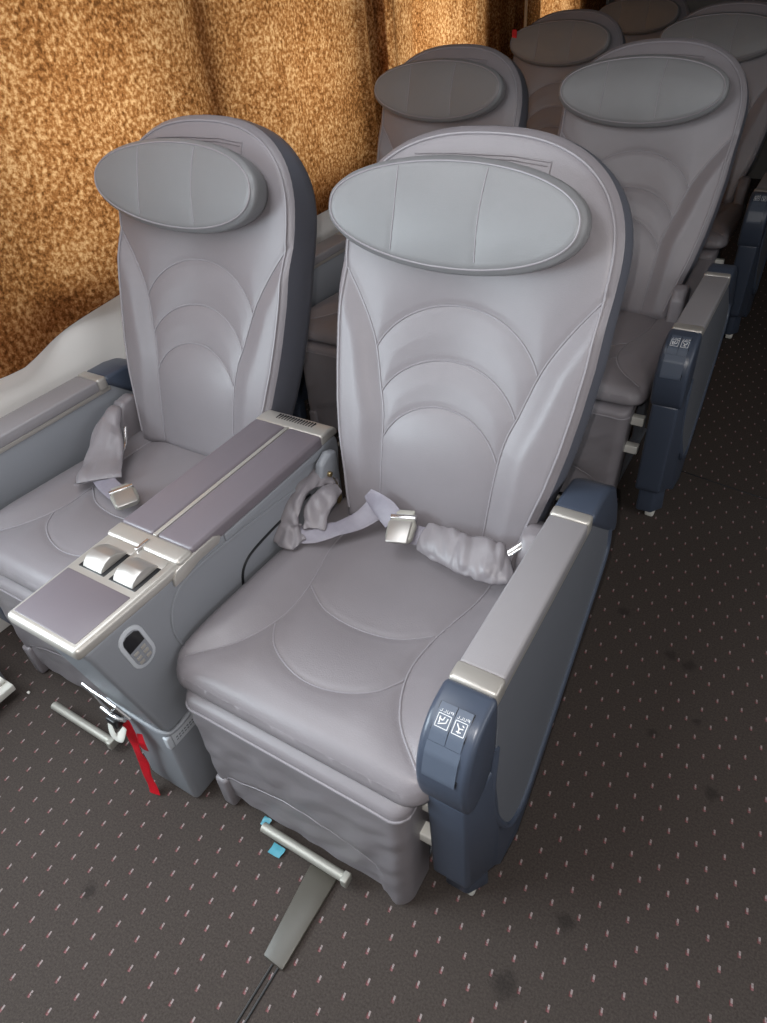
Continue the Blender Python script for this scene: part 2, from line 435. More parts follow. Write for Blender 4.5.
def make_backrest(parent):
    half = [(bw(s), s) for s in np.linspace(0, .555, 120)] + [(bw(s), s) for s in [.555 + (STOP - .555) * math.sin(t) for t in np.linspace(.02, PI / 2, 140)]]
    outline = half + [(-u, s) for u, s in half[::-1]] + [(x, 0) for x in np.linspace(-.18, .18, 60)]
    pad = Pad(None, None, outline, bheight, .022, back_curves(), seam=(.0024, .006), puff=.0032)
    rows = list(np.linspace(0, .58, 110)) + [.58 + (STOP - .58) * math.sin(t) for t in np.linspace(.03, PI / 2, 55)]
    o = grid_pad(pad, rows, bw, 91, bpos, -.105, 'backrest', M['leather'], parent, side_mat=M['leather_side'])
    # piping follows the rim of the front face
    hs = [(bw(s), s) for s in list(np.linspace(.0, .555, 50)) + [.555 + (STOP - .555) * math.sin(t) for t in np.linspace(.05, PI / 2 - .03, 60)]]
    lp = hs + [(0, STOP)] + [(-u, s) for u, s in hs[::-1]]
    ins = inset_loop(lp + [(0, 0)], .013)[:-1]
    dd = pad.d(ins); P = [bpos(p[0], p[1], float(x) + .0012) for p, x in zip(ins, dd)]
    P = [v for v, q in zip(P, ins) if q[1] > .02]
    MB().tube(P, .0024, 6).build('piping', M['piping'], o)
    # stitched flap behind the headrest
    fl = [(-.13, .706), (-.05, .7095), (.05, .7095), (.118, .703), (.118, .68)]
    fd = pad.d(fl); fb = MB(); fb.tube([bpos(p[0], p[1], float(x) + .001) for p, x in zip(fl, fd)], .0014, 6)
    fl2 = [(-.13, .700), (-.05, .7035), (.05, .7035), (.112, .697)]; fd = pad.d(fl2); fb.tube([bpos(p[0], p[1], float(x) + .001) for p, x in zip(fl2, fd)], .001, 6)
    fb.build('stitched_flap', M['leather'], o)
    return o

def make_headrest(parent):
    A, B = .236, .091; c0 = (-.025, .611)
    def wf(s):
        t = (s - c0[1]) / B; t = max(-1, min(1, t)); return A * (1 - abs(t) ** 2.25) ** (1 / 2.0)
    ts = np.linspace(-PI / 2, PI / 2, 56); rows = [c0[1] + B * math.sin(t) for t in ts]
    half = [(wf(s), s) for s in [c0[1] + B * math.sin(t) for t in np.linspace(-PI / 2, PI / 2, 160)]]
    outline = half + [(-u, s) for u, s in half[::-1]]
    curves = [dense([(.058, .532), (.055, .61), (.058, .688)]), dense([(-.105, .537), (-.102, .61), (-.105, .683)])]
    def hh(u, s): return .052 - .016 * (1 - (u / A) ** 2) * 1.0 + .010 * (1 - ((s - c0[1]) / B) ** 2)
    pad = Pad(None, None, outline, hh, .018, curves, seam=(.0016, .004), puff=.002)
    o = grid_pad(pad, rows, wf, 91, lambda u, s, d: bpos(u + c0[0], s, d), -.006, 'headrest', M['leather_cool'], parent,
                 side=[(1.004, .15), (1.004, .35), (.99, .6), (.95, .9), (.85, 1.02)], tube_r=.0011)
    q = inset_loop([(wf(c0[1] + B * math.sin(t)) * sg, c0[1] + B * math.sin(t)) for sg, tt in ((1, np.linspace(-1.5, 1.5, 50)), (-1, np.linspace(1.5, -1.5, 50))) for t in tt], .009)
    dd = pad.d(q); MB().tube([bpos(p[0] + c0[0], p[1], float(x) + .0008) for p, x in zip(q, dd)], .0017, 6, closed=True).build('piping', M['piping'], o)
    return o

# seat cushion: s runs front to back
CY0, CY1 = -.076, .47
def cw(s):
    f = s - CY0; w = .256
    if f < .045: w -= .045 * (1 - math.sqrt(max(0, 1 - (1 - f / .045) ** 2)))
    return w - .012 * max(0, (s - .25) / .18)
def cpos(u, s, d): return Vector((u, s, .430 + d))
def cheight(u, s):
    f = s - CY0
    h = -.02 * max(0, s) / .43
    if f < .16: h -= .018 * (1 - f / .16) ** 2.2
    a = abs(u)
    su = float(np.interp(s, [-.08, .02, .10, .19, .31], [.24, .165, .132, .135, .165]))
    b = max(0, min(1, (a - su) / .06)); h += .008 * b * b * (3 - 2 * b) - .006 * math.exp(-(u / .12) ** 2) * math.exp(-((s - .17) / .15) ** 2)
    return h
def make_cushion(parent):
    ss = list(np.linspace(CY0, CY0 + .06, 60)) + list(np.linspace(CY0 + .06, CY1, 120))
    half = [(cw(s), s) for s in ss]
    outline = half + [(-u, s) for u, s in half[::-1]] + [(x, CY0) for x in np.linspace(-.211, .211, 90)]
    cv = []
    for sg in (-1, 1): cv.append(dense([(sg * .168, .43), (sg * .165, .313), (sg * .137, .19), (sg * .134, .10), (sg * .165, .02), (sg * .215, -.03), (sg * .243, -.052)]))
    cv.append(dense([(-.134, .196), (-.085, .163), (-.03, .150), (.03, .150), (.085, .163), (.134, .196)]))
    cv.append(dense([(-.134, .085), (-.105, .045), (-.055, .018), (0, .008), (.055, .018), (.105, .045), (.134, .085)]))
    pad = Pad(None, None, outline, cheight, .026, cv, seam=(.003, .006), puff=.005)
    rows = [CY0 + .06 * (1 - math.cos(t)) for t in np.linspace(0, PI / 2, 22)] + list(np.linspace(CY0 + .06, CY1, 90))[1:]
    return grid_pad(pad, rows, cw, 81, cpos, -.066, 'seat_cushion', M['leather'], parent,
                    side=[(1.012, .25), (1.018, .5), (1.012, .7), (.985, .80), (.975, .9), (.93, 1)]), pad

def make_legrest(parent):
    mb = MB(); W2 = .232; nu, nz = 60, 44; V = []; Fc = []
    def front(u, t):
        zb = .040 if abs(u) < .185 else .040 - .030 * min(1, (abs(u) - .185) / .02)
        z = zb + (.362 - zb) * t; y = -.092
        e = W2 - abs(u)
        if u > 0: u0 = u; u = u * (1 - .055 * (1 - t))
        if e < .03: y += .03 * (1 - math.sqrt(max(0, 1 - (1 - e / .03) ** 2)))
        if z > .337: y += .025 * (1 - math.sqrt(max(0, 1 - ((z - .337) / .025) ** 2)))
        arch = .165 - 1.5 * u * u
        dd = z - arch
        y += .005 * (1 / (1 + math.exp(dd / .004))) * (1 if -.20 < u < .165 else 0)
        y += .0035 * noise.noise(Vector((u * 14 + z * 9, z * 22 - u * 20, 2))) * min(1, max(0, (.33 - z) / .05))
        return Vector((u, y, z))
    for j in range(nz + 1):
        for i in range(nu + 1): V.append(front(-W2 + 2 * W2 * (.5 - .5 * math.cos(PI * i / nu)) * 1.0, j / nz))
    for j in range(nz):
        for i in range(nu): a = j * (nu + 1) + i; Fc.append((a, a + 1, a + nu + 2, a + nu + 1))
    n = len(V); loop = [i for i in range(nu + 1)] + [j * (nu + 1) + nu for j in range(1, nz + 1)] + [nz * (nu + 1) + i for i in range(nu - 1, -1, -1)] + [j * (nu + 1) for j in range(nz - 1, 0, -1)]
    prev = loop
    for y in (-.05, -.01):
        ring = []
        for k in loop: v = V[k]; V.append(Vector((v.x, y, v.z))); ring.append(len(V) - 1)
        for i in range(len(loop)): Fc.append((prev[i], ring[i], ring[(i + 1) % len(loop)], prev[(i + 1) % len(loop)]))
        prev = ring
    V.append(Vector((0, -.01, .2))); c = len(V) - 1
    for i in range(len(prev)): Fc.append((prev[i], c, prev[(i + 1) % len(prev)]))
    mb.raw(V, Fc)
    mb.tube([front(u, (.165 - 1.5 * u * u - .04) / .328) + Vector((0, -.0005, 0)) for u in np.linspace(-.2, .175, 50)], .0014, 6)
    o = mb.build('leg_rest', M['leather'], parent, ang=60)
    P = [front(u, .925) + Vector((0, -.0015, 0)) for u in np.linspace(-.230, .230, 60)]
    MB().tube([(-.232, -.02, .343)] + P + [(.232, -.02, .343)], .0022, 6).build('piping', M['piping'], o)
    # square leather-wrapped foot at the lower corner
    for sg in (-1,):
        MB().box(sg * .205 - .016, sg * .205 + .016, -.097, -.055, .002, .10, .008).build('corner_foot', M['leather'], o)
    return o

# ------------------------------------------------------------------ armrest, built for the aisle side and mirrored for the window side
def hous(a):
    """point on the crown of the control housing, a = distance down the slope"""
    P = [(.018, .5735), (-.012, .5695), (-.040, .553), (-.060, .525), (-.070, .490), (-.071, .455), (-.064, .425)]
    L = [0]
    for p, q in zip(P, P[1:]): L.append(L[-1] + math.dist(p, q))
    y = float(np.interp(a, L, [p[0] for p in P])); z = float(np.interp(a, L, [p[1] for p in P])); return y, z
HO = [(.030, .5735), (.018, .5735), (-.012, .5695), (-.028, .5625), (-.042, .5515), (-.053, .538), (-.062, .520), (-.068, .500), (-.071, .478), (-.071, .455), (-.067, .430), (-.060, .405), (-.048, .390), (-.030, .386), (-.008, .396), (.012, .425), (.026, .465), (.034, .51)]
def make_arm(parent, sx, cx, w, detail=True):
    """cx = distance of the arm's middle from the seat's middle, w = width"""
    x0, x1 = cx - w / 2, cx + w / 2
    m = MB(); m.prism(HO, 'x', x0 - .004, x1 + .004, .010, 4)
    m.prism([(-.056, .40), (-.052, .30), (-.047, .122), (-.040, .108), (.012, .098), (.030, .105), (.036, .25), (.030, .40)], 'x', x0 + .002, x1 - .001, .008, 3)
    # outer side shell sweeping back from the post
    m.prism([(.00, .45), (.00, .11), (.03, .085), (.10, .082), (.18, .116), (.36, .208), (.50, .280), (.60, .332), (.622, .36), (.615, .47), (.56, .545), (.52, .556), (.04, .556)], 'x', x0 + .018, x1 - .006, .006, 3)
    m.prism([(.44, .553), (.62, .40), (.635, .42), (.630, .47), (.600, .53), (.545, .566), (.50, .5735), (.44, .5735)], 'x', x0 - .001, x1 + .002, .010, 4)
    def flare(mb, k=.085):
        for v in mb.bm.verts:
            if v.co.x > x0 + .03 and v.co.y > -.02: v.co.x += max(0, .50 - v.co.z) * k * min(1, (v.co.y + .02) / .06)
        return mb
    m.box(x0 + .012, x1 - .014, -.020, .020, .02, .12, .006)
    arm = flare(m).mirror(sx).build('armrest', M['blue_plastic'], parent)
    def part(mb, name, mt): return mb.mirror(sx).build(name, M[mt], arm)
    rim = smooth_path([(.036, .44, 0), (.020, .36, 0), (.022, .28, 0), (.045, .205, 0), (.075, .172, 0), (.125, .165, 0), (.20, .195, 0), (.36, .268, 0), (.50, .335, 0), (.575, .378, 0), (.592, .42, 0), (.588, .47, 0)], 6)
    part(flare(MB().tube([(x1 - .004, p.x, p.y) for p in rim], .0065, 8)), 'side_rim', 'blue_plastic')
    pl = [(p.x, p.y) for p in rim] + [(.55, .535), (.045, .535)]
    part(flare(MB().prism(pl, 'x', x1 - .012, x1 - .003, .001, 1)), 'side_panel', 'panel')
    part(MB().prism([(.0, .30), (.0, .535), (.02, .553), (.50, .553), (.55, .52), (.55, .30)], 'x', x0 + .006, x0 + .024, .003, 2), 'inner_panel', 'plastic')
    part(MB().box(x0 + .001, x1 - .001, .060, .418, .545, .5735, .005), 'arm_pad', 'pad')
    part(MB().box(x0 + .0035, x1 - .0025, .030, .45, .534, .546, .002), 'pad_rail', 'champagne')
    part(MB().box(x0 - .001, x1 + .001, .028, .062, .542, .5755, .006), 'front_trim', 'champagne')
    part(MB().box(x0, x1, .417, .445, .542, .5755, .006), 'rear_trim', 'champagne')
    # two recline buttons lying on the curved crown
    xa, xm, xb = x0 + .010, (x0 + x1) / 2 - .001, x1 - .014
    if detail:
        def strip(a0, a1, xl, xr, off, thick, n=10):
            mb = MB(); V = []
            for i in range(n + 1):
                y, z = hous(a0 + (a1 - a0) * i / n); y2, z2 = hous(a0 + (a1 - a0) * i / n + .001); ty, tz = y2 - y, z2 - z; l = math.hypot(ty, tz); ny, nz_ = tz / l, -ty / l
                for x in (xl, xr):
                    V.append((x, y + ny * off, z + nz_ * off)); V.append((x, y + ny * (off - thick), z + nz_ * (off - thick)))
            Fc = []
            for i in range(n):
                a = i * 4; b = a + 4
                Fc += [(a, a + 2, b + 2, b), (a + 1, b + 1, b + 3, a + 3), (a, b, b + 1, a + 1), (a + 2, a + 3, b + 3, b + 2)]
            Fc += [(0, 1, 3, 2), (4 * n, 4 * n + 2, 4 * n + 3, 4 * n + 1)]
            return mb.raw(V, Fc)
        strip(.026, .080, xa - .0012, xb + .0012, .0008, .002).mirror(sx).build('button_surround', M['black'], arm)
        strip(.080, .138, xa - .001, xb + .001, .0022, .003, 14).mirror(sx).build('grip_plate', M['blue_plastic_light'], arm)
        glyph = {'P': [(0, 0, 0, 2), (0, 2, 1, 2), (1, 2, 1, 1), (1, 1, 0, 1)], 'U': [(0, 2, 0, 0), (0, 0, 1, 0), (1, 0, 1, 2)], 'L': [(0, 2, 0, 0), (0, 0, 1, 0)]}
        for bi, (xl, xr) in enumerate(((xa, xm - .0006), (xm + .0006, xb))):
            b = strip(.027, .079, xl, xr, .0024, .003).mirror(sx).build('recline_button', M['blue_plastic_light'], arm)
            def pt(x, a):
                y, z = hous(a); y2, z2 = hous(a + .001); ty, tz = y2 - y, z2 - z; l = math.hypot(ty, tz)
                return Vector((x, y + tz / l * .0027, z - ty / l * .0027))
            mb = MB(); c = (xl + xr) / 2; wd = (xr - xl)
            def stroke(x_0, a_0, x_1, a_1, r=.0005): mb.tube([pt(x_0, a_0), pt((x_0 + x_1) / 2, (a_0 + a_1) / 2), pt(x_1, a_1)], r, 4)
            # the word reads right way up for the person in the seat
            lw = wd * .13; gap = wd * .09; tot = 4 * lw + 3 * gap
            for k, ch in enumerate('PULL'):
                ox = c + tot / 2 - k * (lw + gap)
                for (p, q, r_, t) in glyph[ch]: stroke(ox - p * lw, .037 + q * -.0018 + .0018, ox - r_ * lw, .037 + t * -.0018 + .0018, .00035)
            i0, i1, h = .0415, .0590, wd * .38
            for s_ in ((c - h, i0, c + h, i0), (c - h, i1, c + h, i1), (c - h, i0, c - h, i1), (c + h, i0, c + h, i1)): stroke(*s_, .0006)
            if bi == 0:
                G = [(-.6, .8, .5, .55), (.5, .55, .6, .2), (-.7, .35, -.1, .45), (-.1, .45, .1, .15), (-.6, .2, -.5, .7)]
            else:
                G = [(-.6, .2, -.1, .5), (-.1, .5, .6, .45), (-.4, .75, .4, .75), (-.1, .5, .0, .85), (.3, .2, .6, .3)]
            for (p, q, r_, t) in G: stroke(c + p * h, i0 + (i1 - i0) * q, c + r_ * h, i0 + (i1 - i0) * t, .0009)
            mb.mirror(sx).build('printed_symbol', M['icon'], arm)
        part(MB().box(xb + .0015, xb + .003, -.070, -.062, .455, .50, .0004), 'grip_slot', 'black')
    part(MB().box(x1 - .032, x1 - .006, -.012, .030, .0, .026, .006), 'mounting_foot', 'white_plastic')
    return arm

def leather_end(parent, x, sg):
    """leather-wrapped hinge cover standing between cushion and armrest"""
    mb = MB().prism([(.375, .40), (.385, .485), (.405, .515), (.44, .52), (.475, .50), (.49, .42), (.49, .38)], 'x', x - .022, x + .020, .012, 4)
    mb.subdiv(1).wrinkle(.003, 40, x)
    return mb.build('hinge_cover', M['leather'], parent)
def metal_hinge(parent, x):
    mb = MB().prism([(.395, .40), (.392, .50), (.405, .535), (.435, .55), (.46, .54), (.462, .40)], 'x', x - .012, x + .010, .007, 3)
    o = mb.build('hinge_cover', M['plastic'], parent)
    b = MB().cyl((x + .008, .42, .505), (x + .017, .42, .505), .006, 12, .001).cyl((x + .008, .432, .44), (x + .016, .432, .44), .006, 12, .001)
    b.tube([(x + .014, .425, .49), (x + .018, .432, .465), (x + .015, .44, .43), (x + .012, .435, .41)], [.004, .006, .006, .003], 8)
    b.build('hinge_bolt', M['brass'], o)
    return o

def make_base(parent, sx):
    mb = MB().box(-.20, .20, -.0, .38, .275, .335, .01)
    for x in (-.19, .19):
        mb.prism([(.02, .28), (.07, .28), (.05, .0), (.0, .0)], 'x', x - .014, x + .014, .004)
        mb.prism([(.30, .28), (.35, .28), (.40, .0), (.34, .0)], 'x', x - .014, x + .014, .004)
        mb.box(x - .018, x + .018, -.04, .42, 0, .012, .003)
    o = mb.build('seat_base', M['panel'], parent)
    b = MB().box(-.245, .262, -.035, -.012, .292, .318, .003).box(.205, .262, -.045, -.020, .205, .230, .003)
    b.mirror(sx).build('frame_bar', M['white_plastic'], parent)
    return o
def make_footbar(parent, x0, x1, y):
    mb = MB().tube([(x0, y, .030), (x1, y, .030)], .0095, 16)
    mb.tube([(x0 + .012, y + .004, .03), (x0 + .012, y + .010, 0)], .006, 8); mb.tube([(x1 - .012, y + .004, .03), (x1 - .012, y + .010, 0)], .006, 8)
    o = mb.build('foot_bar', M['steel'], parent)
    MB().box(x1 - .004, x1 + .010, y - .012, y + .010, .018, .042, .003).build('end_cap', M['steel'], o)
    return o

def make_seat(sx, label, w_arm, c_arm):
    root = empty('airline_seat', (0, 0, 0), label, 'seat', None)
    make_cushion(root); make_backrest(root); make_headrest(root); make_legrest(root); make_base(root, sx)
    make_arm(root, sx, c_arm, w_arm)
    return root
YB = [0, 1.245, 2.555, 3.86]
XR, XL = -.308, -.972
seatR = make_seat(1, 'nearest grey leather seat, right of the console, with a buckled lap belt lying across it', .071, .2815)
seatR.location = (XR, 0, 0)
metal_hinge(seatR, -.245); leather_end(seatR, .222, 1)
make_footbar(seatR, -.10, .095, -.107)
seatL = empty('airline_seat', (XL, .025, 0), 'window-side seat left of the near console, catching daylight on its lumbar arcs', 'seat')
for ch in list(seatR.children):
    if ch.name.split('.')[0] in ('armrest', 'hinge_cover', 'foot_bar', 'frame_bar'): continue
    copy_tree(ch, seatL)
make_arm(seatL, -1, .310, .080).location.y = -.025
leather_end(seatL, -.238, -1)
make_footbar(seatL, -.061, .140, -.150)
R2 = 'second-row aisle seat straight behind the nearest aisle seat'
def dup(src, loc, label):
    c = copy_tree(src); c.location = loc; tag(c, label, 'seat'); return c
seats = [dup(seatR, (-.322, YB[1], 0), 'second-row aisle seat, its oval headrest and dark blue armrest seen past the nearest seat'),
         dup(seatL, (-.978, YB[1], 0), 'second-row window seat, dark headrest against the orange curtain'),
         dup(seatR, (-.345, YB[2], 0), 'third-row aisle seat, cut by the right edge of the photo'),
         dup(seatL, (-1.028, YB[2], 0), 'third-row window seat, with a tiny red tag at its left edge'),
         dup(seatL, (-1.02, YB[3], 0), 'farthest seat, only its dark headrest showing at the top of the photo')]
for r, (loc) in zip(seats, YB[1:2] * 2 + YB[2:3] * 2 + YB[3:]):
    for ch in r.children:
        k = ch.name.split('.')[0]
        if k in ('armrest',): ch.location.y -= .03; ch.location.x += max(0, (-.29 - r.location.x)) if r.location.x > -.6 else 0
for s_ in [seatR, seatL] + seats: s_['group'] = 'grey leather airline seats'

# ------------------------------------------------------------------ centre console
def make_console(label):
    t = empty('centre_console', (-.656, 0, 0), label, 'console', 'consoles between the paired seats')
    b = MB(); hw = .086
    b.prism([(-.188, .556), (-.180, .53), (-.128, .272), (-.118, .252), (-.05, .25), (.44, .245), (.47, .30), (.505, .52), (.500, .545), (.485, .556)], 'x', -.058, hw, .009, 4)
    body = b.build('console_body', M['plastic'], t)
    b = MB().prism([(-.124, .253), (-.110, .25), (.40, .25), (.40, 0), (-.122, 0), (-.126, .02)], 'x', -.056, .078, .010, 4)
    base = b.build('console_base', M['plastic'], t)
    MB().tube(smooth_path([(-.075, -.125, .262), (.03, -.128, .262), (.076, -.124, .256), (.088, -.105, .252), (.089, -.04, .260), (.089, .10, .270)], 6), .005, 8).build('edge_moulding', M['plastic'], t)
    # sticker round the front corner of the base
    lb = MB().box(.0785, .0797, -.115, .0, .202, .236, .0003).box(.066, .0797, -.1275, -.115, .202, .236, .003)
    lo = lb.build('sticker', M['label'], t)
    p = MB()
    for k in range(15): p.box(.0797, .0801, -.108 + k * .007, -.1035 + k * .007, .219, .222, 0)
    for k in range(10): p.box(.0797, .0801, -.108 + k * .007, -.1035 + k * .007, .212, .2145, 0)
    p.build('sticker_print', M['print'], lo)
    # metal tray frame and its dark inlay
    f = MB().prism([(-.088, -.195), (.086, -.195), (.089, -.02), (.089, .050), (-.091, .050), (-.091, -.02)], 'z', .548, .5725, .009, 4)
    fr = f.build('tray_frame', M['champagne'], t)
    MB().prism([(-.079, -.183), (.073, -.183), (.075, -.073), (-.081, -.073)], 'z', .566, .5738, .0025, 2).build('tray_inlay', M['lid'], t)
    # two drum levers in dark slots
    for x in (-.037, .039):
        s = MB().box(x - .033, x + .033, -.062, .008, .560, .5733, .002).build('lever_slot', M['black'], t)
        pl = MB().box(x - .034, x + .034, -.003, .018, .566, .5745, .002).build('slot_plate', M['champagne'], t)
        arc = [(-.061, .562), (-.061, .570), (-.055, .5795), (-.045, .587), (-.032, .5905), (-.018, .588), (-.006, .581), (.002, .572), (.004, .562)]
        MB().prism(arc, 'x', x - .024, x + .024, .002, 2).build('drum_lever', M['brushed'], t)
    # split lids with metal strip between, rounded edges
    MB().box(-.092, .090, .018, .056, .545, .5775, .008, 4).build('front_trim', M['champagne'], t)
    for a, c in ((-.090, -.007), (.003, .089)):
        MB().box(a, c, .054, .445, .550, .5790, .007, 4).build('lid', M['lid'], t)
    MB().box(-.0065, .0025, .054, .445, .56, .5772, .001).build('lid_strip', M['champagne'], t)
    MB().box(-.005, .002, .010, .040, .57, .5795, .001).build('lid_latch', M['chrome'], t)
    MB().box(.084, .0905, .13, .445, .536, .553, .002).build('lid_rail', M['plastic'], t)
    v = MB().prism([(.443, .552), (.443, .5775), (.470, .578), (.492, .574), (.502, .563), (.503, .552)], 'x', -.092, .088, .007, 4).build('vent_plate', M['champagne'], t)
    sl = MB()
    for k in range(14): sl.box(-.049 + k * .0073, -.0465 + k * .0073, .464, .482, .570, .5785, 0)
    sl.build('vent_slots', M['black'], v)
    # wedge-shaped pull tab, inset contour, keypad and recess on the aisle face
    MB().prism([(-.002, .538), (.000, .553), (.012, .566), (.050, .569), (.105, .569), (.120, .560), (.112, .548), (.06, .548), (.03, .540)], 'x', .086, .0925, .002, 2).build('pull_tab', M['champagne'], t)
    cont = smooth_path([(.086, .44, .49), (.0865, .30, .515), (.0865, .16, .530), (.0865, .06, .535), (.0865, .01, .527), (.0865, -.02, .498), (.0865, -.032, .455), (.0865, -.024, .405), (.0865, .0, .365), (.0865, .03, .335)], 6)
    MB().tube([(q.x, q.y, q.z) for q in cont], .0032, 8).build('contour_ridge', M['plastic'], t)
    rec = smooth_path([(.0865, .38, .468), (.0865, .30, .472), (.0865, .20, .466), (.0865, .160, .452), (.0865, .143, .42), (.0865, .140, .36)], 6)
    MB().tube([(q.x, q.y, q.z) for q in rec], .0030, 8).build('recess_edge', M['black'], t)
    # keypad: long axis leans forward-up
    ca, cz_ = -.104, .489
    def kp(a, c): return (ca - .16 * a + .987 * c, cz_ + .987 * a + .16 * c)
    def capsule(L, Wd, n=8):
        pts = []
        for k in range(n + 1): th = -PI / 2 + PI * k / n; pts.append(kp(L / 2 - Wd / 2 + Wd / 2 * math.cos(th), Wd / 2 * math.sin(th)))
        for k in range(n + 1): th = PI / 2 + PI * k / n; pts.append(kp(-L / 2 + Wd / 2 + Wd / 2 * math.cos(th), Wd / 2 * math.sin(th)))
        return pts
    k0 = MB().prism(capsule(.100, .050), 'x', .083, .0885, .002, 2).build('keypad', M['label'], t)
    MB().prism(capsule(.084, .036), 'x', .086, .0893, .0005, 1).build('keypad_plate', M['plastic'], k0)
    MB().prism([kp(.039, -.006), kp(.036, -.014), kp(.028, -.0175), kp(.004, -.0175), kp(.004, .0165), kp(.028, .0165), kp(.036, .010)], 'x', .0885, .0900, .0004, 1).build('display', M['glass'], k0)
    for i in range(3):
        for j in range(2):
            a, c = -.034 + i * .012, -.009 + j * .016
            MB().prism([kp(a, c - .005), kp(a + .007, c - .005), kp(a + .007, c + .005), kp(a, c + .005)], 'x', .0890, .0908, .0008, 2).build('key', M['champagne'], k0)
    return t
con = make_console('grey console with metal trim, lids and keypad between the two nearest seats')
c2 = copy_tree(con); c2.location = (-.675, YB[1], 0); tag(c2, 'second-row console, almost hidden behind the nearest seat backs', 'console')

# ------------------------------------------------------------------ lap belts
def ribbon(path, a, b, ups, n=14, wr=None, name='strap', m='leather', parent=None, k=8):
    P = smooth_path(path, k); L = len(P)
    A = lerp_list(a, L) if isinstance(a, list) else [a] * L
    B = lerp_list(b, L) if isinstance(b, list) else [b] * L
    if isinstance(ups, list):
        U = []
        for i in range(L):
            t = i / (L - 1) * (len(ups) - 1); i0 = min(int(t), len(ups) - 2); f = t - i0
            U.append((Vector(ups[i0]) * (1 - f) + Vector(ups[i0 + 1]) * f).normalized())
    else: U = ups
    mb = MB().tube(P, 0, n, flat=(A, B, U))
    if wr: mb.wrinkle(*wr)
    return mb.build(name, M[m], parent, ang=70)
def buckle(parent, loc, rot, name='buckle'):
    e = MB().prism([(-.024, -.020), (-.016, -.026), (.016, -.026), (.024, -.020), (.026, .010), (.019, .022), (-.019, .022), (-.026, .010)], 'z', -.006, .007, .004, 3)
    Mx = Matrix.Translation(loc) @ rot.to_4x4() @ Matrix.Scale(1.15, 4)
    for v in e.bm.verts: v.co = Mx @ v.co
    o = e.build(name, M['steel'], parent)
    for nm, bx, mt in (('buckle_flap', (-.020, .020, -.030, .012, .006, .0105), 'brushed'), ('buckle_hinge', (-.024, .024, .017, .026, -.003, .008), 'chrome'), ('tongue', (-.017, .017, .022, .038, -.002, .002), 'steel')):
        p = MB().box(*bx, .002)
        for v in p.bm.verts: v.co = Mx @ v.co
        p.build(nm, M[mt], o)
    return o
def rotm(xa, za):
    x = Vector(xa).normalized(); z = Vector(za); z = (z - x * z.dot(x)).normalized(); y = z.cross(x)
    return Matrix((x, y, z)).transposed()
bt = empty('lap_belt', (XR, .38, .43), 'satin grey belt with leather sleeves and square buckle lying across the nearest seat', 'seat belt')
def rel(o, root):
    o.matrix_parent_inverse = Matrix.Translation(root.location).inverted(); return o
def rb(root, *a, **k): return rel(ribbon(*a, parent=root, **k), root)
rb(bt, [(-.540, .440, .470), (-.560, .410, .500), (-.578, .360, .503), (-.575, .310, .480), (-.555, .272, .452), (-.515, .262, .440)], [.016, .030, .038, .040, .034, .020], [.008, .013, .016, .015, .011, .005], [(.3, .3, 1), (.2, -.2, 1), (-.2, -.6, .9), (-.3, -.8, 1), (-.2, -.4, 1), (0, -.2, 1)], n=40, wr=(.005, 30, 101), name='belt_sleeve', k=14)
rb(bt, [(-.520, .415, .478), (-.522, .375, .485), (-.520, .335, .470), (-.508, .305, .450)], [.014, .024, .028, .022], [.006, .010, .010, .007], (.5, -.5, 1), n=32, wr=(.004, 40, 105), name='belt_sleeve', k=14)
rb(bt, [(-.540, .275, .447), (-.505, .300, .446), (-.470, .332, .447), (-.440, .368, .452), (-.420, .398, .466), (-.410, .410, .480)], [.020, .021, .017, .020, .024, .022], .0016, [(.1, -.2, 1), (.3, -.5, 1), (-.3, -.7, 1), (-.1, -.9, .9), (0, -1, .6), (0, -1, .5)], name='strap', m='webbing')
rb(bt, [(-.432, .400, .505), (-.412, .398, .492), (-.385, .392, .480), (-.362, .382, .470)], [.010, .020, .024, .022], .0018, [(.6, -.8, .3), (.2, -.9, .4), (0, -.8, .7), (0, -.6, .9)], name='strap', m='webbing')
rel(buckle(bt, Vector((-.336, .366, .470)), rotm((.22, -.90, -.38), (-.05, -.42, .9)) @ Matrix.Rotation(math.radians(90), 3, 'Z')), bt)
rb(bt, [(-.312, .372, .462), (-.290, .372, .464)], .020, .002, (0, -.5, .9), name='strap', m='webbing')
rb(bt, [(-.296, .372, .465), (-.285, .370, .466), (-.240, .362, .470), (-.190, .354, .474), (-.145, .352, .478), (-.118, .358, .478), (-.108, .366, .474)], [.028, .034, .038, .041, .042, .040, .026], [.007, .010, .013, .016, .016, .012, .006], [(0, -.62, .8)] * 3 + [(.1, -.55, .85)] * 4, n=40, wr=(.0045, 26, 109), name='belt_sleeve', k=14)
rb(bt, [(-.124, .372, .482), (-.105, .392, .495), (-.092, .41, .505)], .007, .0025, (0, -.6, .8), name='strap', m='chrome')
bl = empty('lap_belt', (XL, .30, .43), 'open leather-sleeved belt with bright buckle on the window-side seat', 'seat belt')
rb(bl, [(-1.188, 0.410, 0.517), (-1.178, 0.385, 0.512), (-1.154, 0.335, 0.485), (-1.122, 0.285, 0.456), (-1.090, 0.240, 0.450), (-1.077, 0.225, 0.444)], [.012, .022, .038, .050, .056, .054], [.010, .014, .015, .013, .008, .005], [(.6, -.5, 1), (.6, -.5, 1), (.4, -.4, 1), (.2, -.2, 1), (.1, -.1, 1), (.1, -.1, 1)], n=40, wr=(.0045, 24, 103), name='belt_sleeve', k=14)
rb(bl, [(-1.147, 0.385, 0.482), (-1.122, 0.350, 0.460), (-1.097, 0.320, 0.458)], [.006, .008, .004], .003, (0, 0, 1), name='strap', m='chrome')
rb(bl, [(-1.082, 0.240, 0.444), (-1.042, 0.225, 0.441), (-0.982, 0.212, 0.439)], .023, .0016, (0, -.1, 1), name='strap', m='webbing')
